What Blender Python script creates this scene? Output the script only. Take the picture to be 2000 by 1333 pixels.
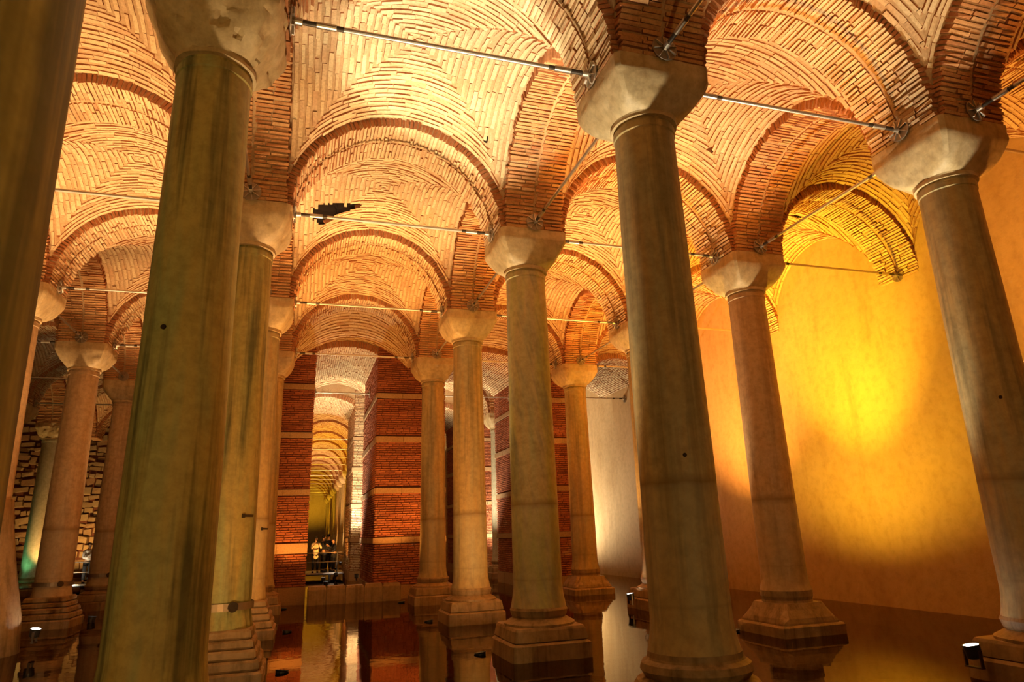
import bpy, math, random
import numpy as np
from mathutils import Matrix, Vector, noise

for o in list(bpy.data.objects): bpy.data.objects.remove(o)
SC = bpy.context.scene
COL = SC.collection
# ------------------------------------------------------------------ camera
SU, SV = 4.668, 4.8            # column spacing along / across the aisles
CAM = Vector((1.0120, -6.3581, 1.1667))
yaw, pitch, roll, FPX = 0.306216, 0.278405, -0.033094, 1306.55
fw = Vector((math.sin(yaw)*math.cos(pitch), math.cos(yaw)*math.cos(pitch), math.sin(pitch)))
rt = Vector((math.cos(yaw), -math.sin(yaw), 0)); up = rt.cross(fw)
r2 = rt*math.cos(roll)+up*math.sin(roll); u2 = -rt*math.sin(roll)+up*math.cos(roll)
cam = bpy.data.cameras.new('camera'); camo = bpy.data.objects.new('camera', cam); COL.objects.link(camo)
cam.sensor_width = 36; cam.lens = 36*FPX/2000; cam.clip_start = 0.05; cam.clip_end = 400
camo.matrix_world = Matrix(((r2.x,u2.x,-fw.x,CAM.x),(r2.y,u2.y,-fw.y,CAM.y),(r2.z,u2.z,-fw.z,CAM.z),(0,0,0,1)))
SC.camera = camo
# ------------------------------------------------------------------ world, exposure
SC.view_settings.view_transform = 'Standard'; SC.view_settings.look = 'None'
SC.view_settings.gamma = 1; SC.view_settings.use_curve_mapping = False
SC.view_settings.exposure = 0.0
W = bpy.data.worlds.new('world'); SC.world = W; W.use_nodes = True
W.node_tree.nodes['Background'].inputs[0].default_value = (1.0, .58, .2, 1)
W.node_tree.nodes['Background'].inputs[1].default_value = 0.075
try:
    SC.cycles.diffuse_bounces = 3; SC.cycles.max_bounces = 4; SC.cycles.glossy_bounces = 2; SC.cycles.transparent_max_bounces = 4; SC.cycles.sample_clamp_indirect = 6
    SC.cycles.adaptive_threshold = .1; SC.cycles.caustics_reflective = False; SC.cycles.caustics_refractive = False
except Exception: pass
# lamp colours (the place has tinted floodlights) and strengths
LC = dict(w=(1,.78,.46), p=(1,.62,.28), o=(1,.42,.08), y=(1,.60,.03), c=(1,.92,.68), g=(.25,1,.45), f=(1,.64,.20), a=(1,.52,.16))
KL = 1.40

# ------------------------------------------------------------------ material helpers
def nt(name):
    m = bpy.data.materials.new(name); m.use_nodes = True
    t = m.node_tree; b = t.nodes['Principled BSDF']
    return m, t, b
def N(t, typ, **kw):
    n = t.nodes.new(typ)
    for k, v in kw.items():
        if k in n.inputs.keys() if isinstance(k, str) else False: n.inputs[k].default_value = v
        else: setattr(n, k, v)
    return n
def L(t, a, b): t.links.new(a, b)
def ramp(t, fac, stops, interp='LINEAR'):
    r = t.nodes.new('ShaderNodeValToRGB'); r.color_ramp.interpolation = interp
    e = r.color_ramp.elements
    while len(e) < len(stops): e.new(.5)
    for i, (p, c) in enumerate(stops): e[i].position = p; e[i].color = (*c, 1)
    L(t, fac, r.inputs[0]); return r.outputs[0]
def math_(t, op, a, b=None, c=None):
    n = t.nodes.new('ShaderNodeMath'); n.operation = op
    for i, v in enumerate((a, b, c)):
        if v is None: continue
        if isinstance(v, (int, float)): n.inputs[i].default_value = v
        else: L(t, v, n.inputs[i])
    return n.outputs[0]
def mix(t, fac, a, b, mode='MIX'):
    n = t.nodes.new('ShaderNodeMix'); n.data_type = 'RGBA'; n.blend_type = mode
    for s, v in ((0, fac), (6, a), (7, b)):
        if isinstance(v, (int, float)): n.inputs[s].default_value = v
        elif isinstance(v, tuple): n.inputs[s].default_value = (*v, 1)
        else: L(t, v, n.inputs[s])
    return n.outputs[2]
def noise_(t, vec, scale, detail=4, rough=.55):
    n = t.nodes.new('ShaderNodeTexNoise'); n.inputs['Scale'].default_value = scale
    n.inputs['Detail'].default_value = detail; n.inputs['Roughness'].default_value = rough
    if vec is not None: L(t, vec, n.inputs['Vector'])
    return n.outputs['Fac']
def mapping(t, vec, scale, loc=None):
    m = t.nodes.new('ShaderNodeMapping'); m.inputs['Scale'].default_value = scale
    L(t, vec, m.inputs['Vector'])
    if loc is not None: L(t, loc, m.inputs['Location'])
    return m.outputs[0]
def bump(t, b, h, strength=.3, dist=.02):
    n = t.nodes.new('ShaderNodeBump'); n.inputs['Strength'].default_value = strength; n.inputs['Distance'].default_value = dist
    L(t, h, n.inputs['Height']); L(t, n.outputs[0], b.inputs['Normal'])

def brick_material(name, stops, wash, wash_amt, patches=False):
    m, t, b = nt(name)
    g = t.nodes.new('ShaderNodeNewGeometry'); oi = t.nodes.new('ShaderNodeObjectInfo')
    rnd = math_(t, 'FRACT', math_(t, 'ADD', g.outputs['Random Per Island'], math_(t, 'MULTIPLY', oi.outputs['Random'], 7.31)))
    c = ramp(t, rnd, stops)
    n1 = noise_(t, g.outputs['Position'], 1.7, 2, .65)
    n2 = noise_(t, g.outputs['Position'], 26, 2, .6)
    f = math_(t, 'MULTIPLY', math_(t, 'SMOOTH_MIN', math_(t, 'MULTIPLY', n1, 1.6), 1.0, .1), wash_amt)
    c = mix(t, f, c, wash)
    c = mix(t, .55, c, ramp(t, n2, [(.25, (.55,.5,.45)), (.6, (1,1,1))]), 'MULTIPLY')
    if patches:
        pn = noise_(t, g.outputs['Position'], 1.9, 6, .7)
        sp = t.nodes.new('ShaderNodeSeparateXYZ'); L(t, g.outputs['Position'], sp.inputs[0])
        pf = math_(t, 'MULTIPLY', ramp(t, pn, [(.56,(0,0,0)),(.64,(1,1,1))]), ramp(t, math_(t, 'MULTIPLY', sp.outputs[2], .3), [(.35,(1,1,1)),(.8,(0,0,0))]))
        c = mix(t, math_(t, 'MULTIPLY', pf, .5), c, (.62,.40,.22))
    L(t, c, b.inputs['Base Color']); b.inputs['Roughness'].default_value = .9; b.inputs['Specular IOR Level'].default_value = .2
    bump(t, b, n2, .6, .012)
    return m
M = {}
M['brick'] = brick_material('vault_brick', [(0,(.48,.19,.07)),(.25,(.58,.29,.12)),(.6,(.64,.38,.17)),(.9,(.70,.49,.26)),(1,(.38,.13,.05))], (.72,.55,.33), .6)
M['brickside'] = brick_material('brick_side', [(0,(.36,.12,.04)),(.5,(.43,.155,.055)),(1,(.48,.20,.08))], (.46,.2,.09), .4)
M['brickred'] = brick_material('rib_brick', [(0,(.46,.15,.045)),(.25,(.56,.215,.07)),(.6,(.62,.28,.10)),(.9,(.66,.34,.14)),(1,(.36,.10,.03))], (.66,.40,.19), .35)
M['mortar'] = brick_material('vault_mortar', [(0,(.42,.21,.085)),(1,(.48,.26,.11))], (.60,.43,.24), .55)
M['redbrick'] = brick_material('pier_brick', [(0,(.32,.075,.03)),(.4,(.42,.105,.04)),(.8,(.48,.14,.055)),(1,(.22,.05,.025))], (.52,.22,.11), .35, True)
M['redmortar'] = brick_material('pier_mortar', [(0,(.16,.05,.025)),(1,(.20,.07,.035))], (.24,.1,.05), .4)
M['pierstone'] = brick_material('pier_stone', [(0,(.46,.27,.13)),(1,(.54,.34,.18))], (.42,.24,.12), .5)

def marble(name, stops, streak=(.13,.10,.05), streak_amt=.5, line=True, bmp=.25, lean=0.):
    m, t, b = nt(name)
    g = t.nodes.new('ShaderNodeNewGeometry'); oi = t.nodes.new('ShaderNodeObjectInfo'); tc = t.nodes.new('ShaderNodeTexCoord')
    off = t.nodes.new('ShaderNodeCombineXYZ'); L(t, math_(t, 'MULTIPLY', oi.outputs['Random'], 37.), off.inputs[0]); L(t, math_(t, 'MULTIPLY', oi.outputs['Random'], 91.), off.inputs[2])
    pos = t.nodes.new('ShaderNodeVectorMath'); pos.operation = 'ADD'; L(t, tc.outputs['Object'], pos.inputs[0]); L(t, off.outputs[0], pos.inputs[1])
    P_ = pos.outputs[0]
    n1 = noise_(t, mapping(t, P_, (2.2,2.2,.28)), 1.0, 3, .6)
    c = ramp(t, n1, stops)
    mp = t.nodes.new('ShaderNodeMapping'); mp.inputs['Rotation'].default_value = (lean*.4, lean, 0); L(t, P_, mp.inputs['Vector'])
    n2 = noise_(t, mapping(t, mp.outputs[0], (7,7,.35) if not lean else (4,4,.4)), 1.0, 3, .65)
    c = mix(t, math_(t, 'MULTIPLY', ramp(t, n2, [(.48,(0,0,0)),(.66,(1,1,1))]), streak_amt), c, streak)
    n3 = noise_(t, P_, 9, 3, .7)
    c = mix(t, .7, c, ramp(t, n3, [(.3,(.62,.6,.55)),(.62,(1,1,1))]), 'MULTIPLY')
    if line:
        sx = t.nodes.new('ShaderNodeSeparateXYZ'); L(t, g.outputs['Position'], sx.inputs[0])
        z = math_(t, 'ADD', sx.outputs[2], math_(t, 'MULTIPLY', math_(t, 'SUBTRACT', noise_(t, P_, 3, 4), .5), .09))
        d = math_(t, 'ABSOLUTE', math_(t, 'SUBTRACT', z, 1.60))
        band = ramp(t, d, [(0,(1,1,1)),(.03,(.6,.6,.6)),(.10,(.0,.0,.0))])
        c = mix(t, math_(t, 'MULTIPLY', band, .66), c, (.20,.11,.04))
        low = ramp(t, math_(t, 'SUBTRACT', 1.6, z), [(0,(0,0,0)),(.04,(1,1,1))])
        c = mix(t, math_(t, 'MULTIPLY', low, .25), c, (.42,.37,.25))
        d2 = math_(t, 'ABSOLUTE', math_(t, 'SUBTRACT', z, .42))
        c = mix(t, math_(t, 'MULTIPLY', ramp(t, d2, [(0,(1,1,1)),(.03,(0,0,0))]), .18), c, (.14,.09,.04))
    L(t, c, b.inputs['Base Color']); b.inputs['Roughness'].default_value = .55; b.inputs['Specular IOR Level'].default_value = .35
    bump(t, b, n3, bmp*1.3, .006)
    return m
M['marble'] = marble('aged_marble', [(.25,(.56,.38,.16)),(.45,(.60,.38,.14)),(.6,(.48,.37,.18)),(.8,(.62,.35,.12))])
M['marble_vein'] = marble('veined_marble', [(.25,(.56,.42,.19)),(.42,(.50,.44,.14)),(.55,(.58,.42,.20)),(.75,(.44,.42,.22))], (.26,.25,.17), .75, lean=.22)
M['marble_green'] = marble('green_streaked_marble', [(.25,(.44,.38,.12)),(.45,(.54,.38,.11)),(.6,(.36,.36,.14)),(.8,(.56,.34,.09))], (.07,.065,.03), .75, False)
M['marble_pink'] = marble('pinkish_marble', [(.25,(.64,.44,.25)),(.5,(.63,.40,.21)),(.8,(.58,.42,.25))], (.24,.14,.07), .35)
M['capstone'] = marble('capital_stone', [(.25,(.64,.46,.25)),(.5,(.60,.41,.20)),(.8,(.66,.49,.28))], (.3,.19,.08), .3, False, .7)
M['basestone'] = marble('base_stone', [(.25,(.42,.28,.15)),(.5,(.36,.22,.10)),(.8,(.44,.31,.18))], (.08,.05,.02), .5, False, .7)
M['concrete'] = marble('plaster_coat', [(.25,(.50,.44,.30)),(.8,(.56,.48,.32))], (.3,.22,.1), .3, False)

def simple(name, col, rough=.5, metal=0, emit=None, es=0):
    m, t, b = nt(name)
    tc = t.nodes.new('ShaderNodeTexCoord')
    n = noise_(t, tc.outputs['Object'], 14, 3)
    c = mix(t, .35, tuple(col), ramp(t, n, [(.3,(.6,.6,.6)),(.6,(1,1,1))]), 'MULTIPLY')
    L(t, c, b.inputs['Base Color']); b.inputs['Roughness'].default_value = rough; b.inputs['Metallic'].default_value = metal
    if emit: b.inputs['Emission Color'].default_value = (*emit, 1); b.inputs['Emission Strength'].default_value = es
    return m
M['steel'] = simple('brushed_steel', (.66,.57,.46), .42, 1)
M['darksteel'] = simple('dark_steel', (.10,.075,.055), .45, .8)
M['plate'] = simple('anchor_steel', (.34,.25,.17), .5, .7)
M['black'] = simple('black_paint', (.02,.02,.02), .4)
M['lens'] = simple('lamp_lens', (1,1,1), .3, 0, (1,.93,.8), 60)
M['lens_green'] = simple('green_lamp_lens', (.5,1,.7), .3, 0, (.2,1,.55), 25)
for k in ('lens','lens_green'): M[k].cycles.emission_sampling = 'NONE'   # the spot inside each lamp carries its light
M['skin'] = simple('skin', (.62,.36,.22), .6)
M['hair'] = simple('hair', (.02,.012,.008), .6)
M['cloth_cream'] = simple('cream_cloth', (.85,.66,.42), .9)
M['cloth_black'] = simple('black_cloth', (.015,.015,.02), .9)
M['cloth_white'] = simple('white_cloth', (.85,.83,.8), .9)
M['holeshade'] = simple('hole_shade', (.03,.014,.007), 1)  # near-black colour standing in for the shade inside holes

def plaster(name):
    m, t, b = nt(name)
    g = t.nodes.new('ShaderNodeNewGeometry')
    n1 = noise_(t, mapping(t, g.outputs['Position'], (.5,.5,.22)), 1.6, 4, .6)
    n2 = noise_(t, g.outputs['Position'], 6, 4, .66)
    c = ramp(t, n1, [(.3,(.56,.35,.16)),(.5,(.66,.44,.22)),(.7,(.58,.37,.17))])
    c = mix(t, .35, c, ramp(t, n2, [(.3,(.62,.55,.5)),(.55,(1,1,1))]), 'MULTIPLY')
    st = ramp(t, noise_(t, mapping(t, g.outputs['Position'], (1.6,1.6,.25)), 1, 5, .7), [(.56,(0,0,0)),(.75,(1,1,1))])
    c = mix(t, math_(t, 'MULTIPLY', st, .35), c, (.30,.15,.06))
    L(t, c, b.inputs['Base Color']); b.inputs['Roughness'].default_value = .85; b.inputs['Specular IOR Level'].default_value = .2
    bump(t, b, n2, .35, .03)
    return m
M['plaster'] = plaster('wall_plaster')
M['floor'] = brick_material('wet_floor', [(0,(.20,.10,.045)),(1,(.24,.12,.05))], (.16,.1,.04), .5)
M['rubble'] = brick_material('rubble_stone', [(0,(.42,.28,.13)),(.5,(.52,.38,.2)),(1,(.4,.2,.09))], (.55,.42,.22), .4)

def water_material():
    m, t, b = nt('water'); t.nodes.remove(b)
    out = t.nodes['Material Output']
    g = t.nodes.new('ShaderNodeNewGeometry')
    bp = t.nodes.new('ShaderNodeBump'); bp.inputs['Strength'].default_value = .12; bp.inputs['Distance'].default_value = .02
    n = noise_(t, mapping(t, g.outputs['Position'], (1,1,1)), 2.6, 3, .5)
    L(t, n, bp.inputs['Height'])
    fr = t.nodes.new('ShaderNodeFresnel'); fr.inputs['IOR'].default_value = 1.36; L(t, bp.outputs[0], fr.inputs['Normal'])
    tr = t.nodes.new('ShaderNodeBsdfTransparent'); tr.inputs[0].default_value = (.22,.10,.03,1)
    gl = t.nodes.new('ShaderNodeBsdfGlossy'); gl.inputs['Roughness'].default_value = .03; gl.inputs[0].default_value = (1,.9,.75,1); L(t, bp.outputs[0], gl.inputs['Normal'])
    mx = t.nodes.new('ShaderNodeMixShader'); L(t, fr.outputs[0], mx.inputs[0]); L(t, tr.outputs[0], mx.inputs[1]); L(t, gl.outputs[0], mx.inputs[2])
    L(t, mx.outputs[0], out.inputs['Surface'])
    return m
M['water'] = water_material()

# ------------------------------------------------------------------ object helpers
def mesh(name, verts, faces, mat=None, smooth=False):
    me = bpy.data.meshes.new(name)
    me.from_pydata([tuple(v) for v in verts], [], [tuple(f) for f in faces]); me.update()
    if mat: me.materials.append(M[mat])
    if smooth: me.polygons.foreach_set('use_smooth', [True]*len(me.polygons))
    return me
def put(name, me, parent=None, loc=None, mat4=None, **props):
    o = bpy.data.objects.new(name, me); COL.objects.link(o)
    if parent is not None: o.parent = parent
    if mat4 is not None: o.matrix_local = mat4
    elif loc is not None: o.location = loc
    for k, v in props.items(): o[k] = v
    return o
def tag(o, label, cat, group=None, kind=None):
    o['label'] = label; o['category'] = cat
    if group: o['group'] = group
    if kind: o['kind'] = kind
    return o
class MB:
    def __init__(s): s.v = []; s.f = []
    def add(s, v, f):
        n = len(s.v); s.v += [tuple(x) for x in v]; s.f += [tuple(i+n for i in q) for q in f]; return s
    def box(s, x0, x1, y0, y1, z0, z1):
        return s.add([(x0,y0,z0),(x1,y0,z0),(x1,y1,z0),(x0,y1,z0),(x0,y0,z1),(x1,y0,z1),(x1,y1,z1),(x0,y1,z1)],
                     [(0,3,2,1),(4,5,6,7),(0,1,5,4),(1,2,6,5),(2,3,7,6),(3,0,4,7)])
    def cyl(s, p0, p1, r, n=12, r1=None):
        p0, p1 = Vector(p0), Vector(p1); d = (p1-p0).normalized()
        a = d.orthogonal().normalized(); b = d.cross(a); r1 = r if r1 is None else r1
        v = []
        for i in range(n):
            c, q = math.cos(2*math.pi*i/n), math.sin(2*math.pi*i/n)
            v += [p0+(a*c+b*q)*r, p1+(a*c+b*q)*r1]
        f = [(2*i, 2*((i+1)%n), 2*((i+1)%n)+1, 2*i+1) for i in range(n)]
        f += [tuple(2*i for i in reversed(range(n))), tuple(2*i+1 for i in range(n))]
        return s.add(v, f)
    def mesh(s, name, mat, smooth=False): return mesh(name, s.v, s.f, mat, smooth)
def loft(rings, cap=True):
    n = len(rings[0]); v = [p for r in rings for p in r]; f = []
    for k in range(len(rings)-1):
        for i in range(n):
            j = (i+1) % n; f.append((k*n+i, k*n+j, (k+1)*n+j, (k+1)*n+i))
    if cap: f += [tuple(reversed(range(n))), tuple((len(rings)-1)*n+i for i in range(n))]
    return v, f
def fbm(x, y, z, o=3):
    return noise.fractal(Vector((x, y, z)), 1.0, 2.0, o)

# ------------------------------------------------------------------ bricks
BR = random.Random(5)
UNIT = []
def unit_brick(seed):
    r = random.Random(seed); j = lambda a: r.uniform(-a, a)
    v = [(sx*(1+j(.03)), sy*(1+j(.06)), -1) for sx in (-1,1) for sy in (-1,1)]
    v += [(sx*(.985+j(.03)), sy*(.86+j(.10)), 1+j(.12)) for sx in (-1,1) for sy in (-1,1)]
    f = [(4,6,7,5),(0,4,5,1),(2,3,7,6),(0,2,6,4),(1,5,7,3)]
    return np.array(v), f
for s in range(6): UNIT.append(unit_brick(s))
def unit_meshes(mat):
    out = []
    for v, f in UNIT:
        me = mesh('brick', v, f, mat)
        if mat in ('brick', 'brickred'):
            me.materials.append(M['brickside'])
            for k in (1,2,3,4): me.polygons[k].material_index = 1
        out.append(me)
    return out
UM = {k: unit_meshes(k) for k in ('brick','brickred')}
def joined(recs, name, mat):
    """one mesh out of many brick records (4x3 arrays: centre, three half axes)"""
    if not recs: return None
    V = []; F = []; n = 0
    for i, r in enumerate(recs):
        uv, uf = UNIT[i % 6]
        V.append(r[0] + uv @ r[1:]); F += [tuple(a+n for a in q) for q in uf]; n += 8
    me = bpy.data.meshes.new(name); me.from_pydata(np.concatenate(V).tolist(), [], F); me.update(); me.materials.append(M[mat])
    if mat in ('brick', 'brickred'):
        me.materials.append(M['brickside']); me.polygons.foreach_set('material_index', [0,1,1,1,1]*len(recs))
    return me
def rec(c, ex, ey, ez): return np.array([c, ex, ey, ez], float)
def rec_matrix(r):
    m = Matrix.Identity(4)
    for k in range(3):
        m[k][0], m[k][1], m[k][2], m[k][3] = r[1][k], r[2][k], r[3][k], r[0][k]
    return m
ZS = 6.42          # springing of the arches = top of the capitals
HW = .55           # half width of an arch
def arch_recs(r, rise, w, seed, pitch=.067, rows=(.30,.25,.25,.30), depth=.2):
    """arch along local x, axis along local y, springing at z = 0"""
    R = random.Random(seed); n = int(math.pi*(r+rise)/2/pitch); out = []
    for k in range(n):
        ph = math.pi*(k+.5)/n + R.uniform(-.004, .004)
        c, s = math.cos(ph), math.sin(ph)
        ez = np.array([-c/r, 0, -s/rise]); ez /= np.linalg.norm(ez)
        ey = np.array([-ez[2], 0, ez[0]]); wd = math.pi*(r+rise)/2/n
        # two rings of brick side by side, with an open joint down the middle
        lay = R.choice(((.27,.25),(.52,),(.25,.27),(.34,.18)))
        lay2 = R.choice(((.27,.25),(.52,),(.25,.27),(.18,.34)))
        y = -w + R.uniform(-.025, .02)
        tot = w - .018
        segs = []
        for ln in lay: segs.append((y, y+ln*tot/.52)); y += ln*tot/.52
        y = .018; segs2 = []
        for ln in lay2: segs2.append((y, y+ln*tot/.52)); y += ln*tot/.52
        segs2[-1] = (segs2[-1][0], segs2[-1][1]+R.uniform(-.02,.025))
        for a, b in segs+segs2:
            pr = R.uniform(-.012, .018)
            d = depth
            cen = np.array([c*r, (a+b)/2, s*rise]) + ez*(pr-d/2)
            out.append(rec(cen, np.array([0, (b-a)/2-.007, 0]), ey*(wd/2-R.uniform(.004,.013)), ez*d/2))
    return out
def arch_core(r, rise, w, name, mat='mortar', th=.42):
    n = 48; V = []; F = []
    for k in range(n+1):
        ph = math.pi*k/n; c, s = math.cos(ph), math.sin(ph)
        for (q, y) in ((.022,-w+.03),(.022,w-.03),(th,w-.03),(th,-w+.03)):
            V.append((c*(r+q), y, s*(rise+q)))
    for k in range(n):
        for i in range(4):
            j = (i+1) % 4; F.append((k*4+i, (k+1)*4+i, (k+1)*4+j, k*4+j))
    F += [(0,1,2,3), (n*4+3,n*4+2,n*4+1,n*4)]
    return mesh(name, V, F, mat)
VK = .55/1.85
def vg(s):   # normalised vault curve
    return math.sqrt(max(1.93**2-(1.85*s)**2, .0))
def vz(x, y, a, b, dome=.20):
    sx, sy = abs(x)/a, abs(y)/b
    t = max(sx, sy); s = min(sx, sy)
    return vg(s) + dome*(1-t*t)
def vault_recs(a, b, seed, ncourse=18, hole=None):
    R = random.Random(seed); out = []
    for k in range(ncourse):
        t = (k+.5)/ncourse
        for side in range(4):
            ax = side % 2; sg = 1 if side < 2 else -1
            A, B = (a, b) if ax == 0 else (b, a)     # along, across
            # step along the course by arc length
            us = np.linspace(-t, t, 60); zs = np.array([vg(abs(q)) for q in us])
            arc = np.concatenate([[0], np.cumsum(np.hypot(np.diff(us)*A, np.diff(zs)))])
            pos = R.uniform(-.2, 0)
            while pos < arc[-1]:
                ln = R.uniform(.24, .38); p0, p1 = max(pos, 0), min(pos+ln, arc[-1]); pos += ln
                if p1-p0 < .05: continue
                u0, u1 = np.interp([p0, p1], arc, us)
                um = (u0+u1)/2; al = um*A; ac = sg*t*B
                P = lambda al, ac: np.array([al, ac, vz(al, ac, A, B)]) if ax == 0 else np.array([ac, al, vz(ac, al, B, A)])
                e0 = P(u0*A, ac); e1 = P(u1*A, ac)
                ex = (e1-e0)/2; l = np.linalg.norm(ex); ex /= l
                q = P(um*A, ac*.98) - P(um*A, ac*1.0 if t > .05 else ac*1.2)
                q /= np.linalg.norm(q); ez = np.cross(ex, q); ez /= np.linalg.norm(ez)
                if ez[2] > 0: ez = -ez
                ey = np.cross(ez, ex); wd = B/ncourse
                pr = R.uniform(.010, .034)
                if R.random() < .05: pr -= .02
                c = P(um*A, ac)+ey*R.uniform(-.009,.009)
                ex = ex+ey*R.uniform(-.03,.03)
                if hole and any(((c[0]-h[0])/h[2])**2+((c[1]-h[1])/h[3])**2 < 1 for h in hole): continue
                out.append(rec(c + ez*(pr-.05), ex*(l-.004), (ey+ex*0)*(wd/2-R.uniform(.008,.024)), ez*.05))
    return out
def vault_shell(a, b, name, hole=None, nt_=44, ns=44):
    V = []; F = []; idx = {}
    xs = np.linspace(-1.04, 1.04, nt_+1)
    for i, x in enumerate(xs):
        for j, y in enumerate(xs):
            idx[i, j] = len(V); V.append((x*a, y*b, vz(x*a, y*b, a, b)))
    for i in range(nt_):
        for j in range(nt_):
            cx, cy = (xs[i]+xs[i+1])/2*a, (xs[j]+xs[j+1])/2*b
            if hole and any(((cx-h[0])/h[2])**2+((cy-h[1])/h[3])**2 < 1 for h in hole): continue
            F.append((idx[i,j], idx[i,j+1], idx[i+1,j+1], idx[i+1,j]))
    return mesh(name, V, F, 'mortar')
ARCH = {}
def in_frame(p, margin=40):
    d = Vector(p)-CAM; z = d.dot(fw)
    if z < .3: return None
    x = 1000+FPX*d.dot(r2)/z; y = 666.5-FPX*d.dot(u2)/z
    return z if -margin < x < 2000+margin and -margin < y < 1333+margin else None
def brick_set(holder, recs, pieces, key, mat='brick'):
    """the pieces nearest the camera are parts of their own, the rest one joined part"""
    if not pieces:
        if key not in ARCH: ARCH[key] = joined(recs, 'brickwork', mat)
        o = put('brickwork', ARCH[key], holder); o['kind'] = 'stuff'; return
    mw = holder.matrix_basis
    order = sorted(range(len(recs)), key=lambda i: in_frame(mw @ Vector(recs[i][0])) or 1e3)
    top = set(i for i in order[:300] if in_frame(mw @ Vector(recs[i][0])))
    for i in sorted(top): put('brick', UM[mat][i % 6], holder, mat4=rec_matrix(recs[i]))
    rest = [recs[i] for i in range(len(recs)) if i not in top]
    if rest:
        o = put('brickwork', joined(rest, 'brickwork', mat), holder); o['kind'] = 'stuff'
NTRIM = [0]
def arch(cx, cy, alongx, r, pieces, label, w=HW, group=None):
    NTRIM[0] += 1
    key = (round(r,3), w)
    if ('c',)+key not in ARCH: ARCH[('c',)+key] = arch_core(r, 1.76, w, 'arch')
    o = put('trim_%d' % NTRIM[0], ARCH[('c',)+key])
    o.matrix_basis = Matrix.Translation((cx, cy, ZS)) @ (Matrix.Identity(4) if alongx else Matrix.Rotation(math.pi/2, 4, 'Z'))
    tag(o, label, 'arch', group, 'structure')
    sd = (NTRIM[0] if pieces else 3); kb = ('b', alongx)+key
    brick_set(o, arch_recs(r, 1.76, w, sd) if pieces or kb not in ARCH else None, pieces, kb, 'brick' if alongx else 'brickred')
    return o
def vault(cx, cy, a, b, pieces, label, hole=None, group=None):
    key = (round(a,3), round(b,3), bool(hole))
    if hole: sh = vault_shell(a, b, 'vault', hole, 90)
    else:
        if ('vs',)+key not in ARCH: ARCH[('vs',)+key] = vault_shell(a, b, 'vault')
        sh = ARCH[('vs',)+key]
    o = put('ceiling', sh); o.matrix_basis = Matrix.Translation((cx, cy, ZS))
    tag(o, label, 'vault', group, 'structure')
    kb = ('vb',)+key
    fresh = pieces or hole or kb not in ARCH
    brick_set(o, vault_recs(a, b, int(cx*7+cy*13) if pieces else 11, hole=hole) if fresh else None, pieces, kb if not hole else ('h', cx, cy))
    return o

# ------------------------------------------------------------------ columns
XW = 13.8     # right wall
ZW = -.72     # water level
def shaft_mesh(seed, zt, rb=.405, rtp=.357, mat='marble', rough=.004):
    R = random.Random(seed); n = 56
    zs = [0,.03,.06,.10,.14,.2,.3] + list(np.linspace(.45, zt-.16, 40)) + [zt-.14,zt-.125,zt-.10,zt-.07,zt-.045,zt-.03,zt]
    rings = []
    for z in zs:
        t = z/zt; r = rb+(rtp-rb)*(t**1.15)
        if z < .3: r += .045*(1-z/.3)**1.5
        if z > zt-.13 and z < zt-.04: r += .013
        elif z >= zt-.04: r -= .008
        ring = []
        for i in range(n):
            th = 2*math.pi*i/n; c, s = math.cos(th), math.sin(th)
            d = rough*fbm(c*1.5+seed*9, s*1.5, z*1.2)
            if z < .35: d -= .035*max(0, fbm(c*2+seed*3, s*2, z*4+7)-.18)
            ring.append(((r+d)*c, (r+d)*s, z))
        rings.append(ring)
    v, f = loft(rings); me = mesh('shaft', v, f, mat, True); me.set_sharp_from_angle(angle=math.radians(40)); return me
def capital_mesh(seed, zt, e_max=9., lump=.012, half=.62, mat='capstone', flare=.72, r0=.375):
    n = 72; rings = []; H = ZS-zt
    ts = [0,.03,.06,.09] + list(np.linspace(.12, 1, 22))
    for t in ts:
        if t < .07: hw = r0+.02; e = 2.
        else:
            q = min(1, (t-.07)/(flare-.07)); hw = r0+(half-r0)*(1-(1-q)**1.3); e = 2+(e_max-2)*min(1, q*2.6)**1.5
            if q >= 1: hw = half
        ring = []
        for i in range(n):
            th = 2*math.pi*(i+.5)/n; c, s = math.cos(th), math.sin(th)
            r = hw/((abs(c)**e+abs(s)**e)**(1/e))
            r += lump*fbm(c*2.2+seed*5, s*2.2, t*2.5, 4)*(1 if t > .07 else .2)
            if t > .2: r -= lump*2.2*max(0, fbm(c*3.1+seed, s*3.1, t*4+3)-.25)
            ring.append((r*c, r*s, zt+t*H))
        rings.append(ring)
    v, f = loft(rings); me = mesh('capital', v, f, mat, True); me.set_sharp_from_angle(angle=math.radians(27))
    return me
def sq_ring(h, z, n=10, seed=0, am=.012, rc=.03):
    pts = []
    for side in range(4):
        for k in range(n):
            u = -1+2*k/n; p = ((u,-1),(1,u),(-u,1),(-1,-u))[side]
            x, y = p[0]*h, p[1]*h
            if k == 0: x *= 1-rc; y *= 1-rc
            d = 1+am*fbm(x*3+seed*7, y*3, z*5+seed)
            pts.append((x*d, y*d, z))
    return pts
def rnd_ring(r, z, n=40, seed=0, am=.02):
    return [((r*(1+am*fbm(math.cos(2*math.pi*i/n)*2+seed, math.sin(2*math.pi*i/n)*2, z*4)))*math.cos(2*math.pi*i/n),
             (r*(1+am*fbm(math.cos(2*math.pi*i/n)*2+seed, math.sin(2*math.pi*i/n)*2, z*4)))*math.sin(2*math.pi*i/n), z) for i in range(n)]
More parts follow.
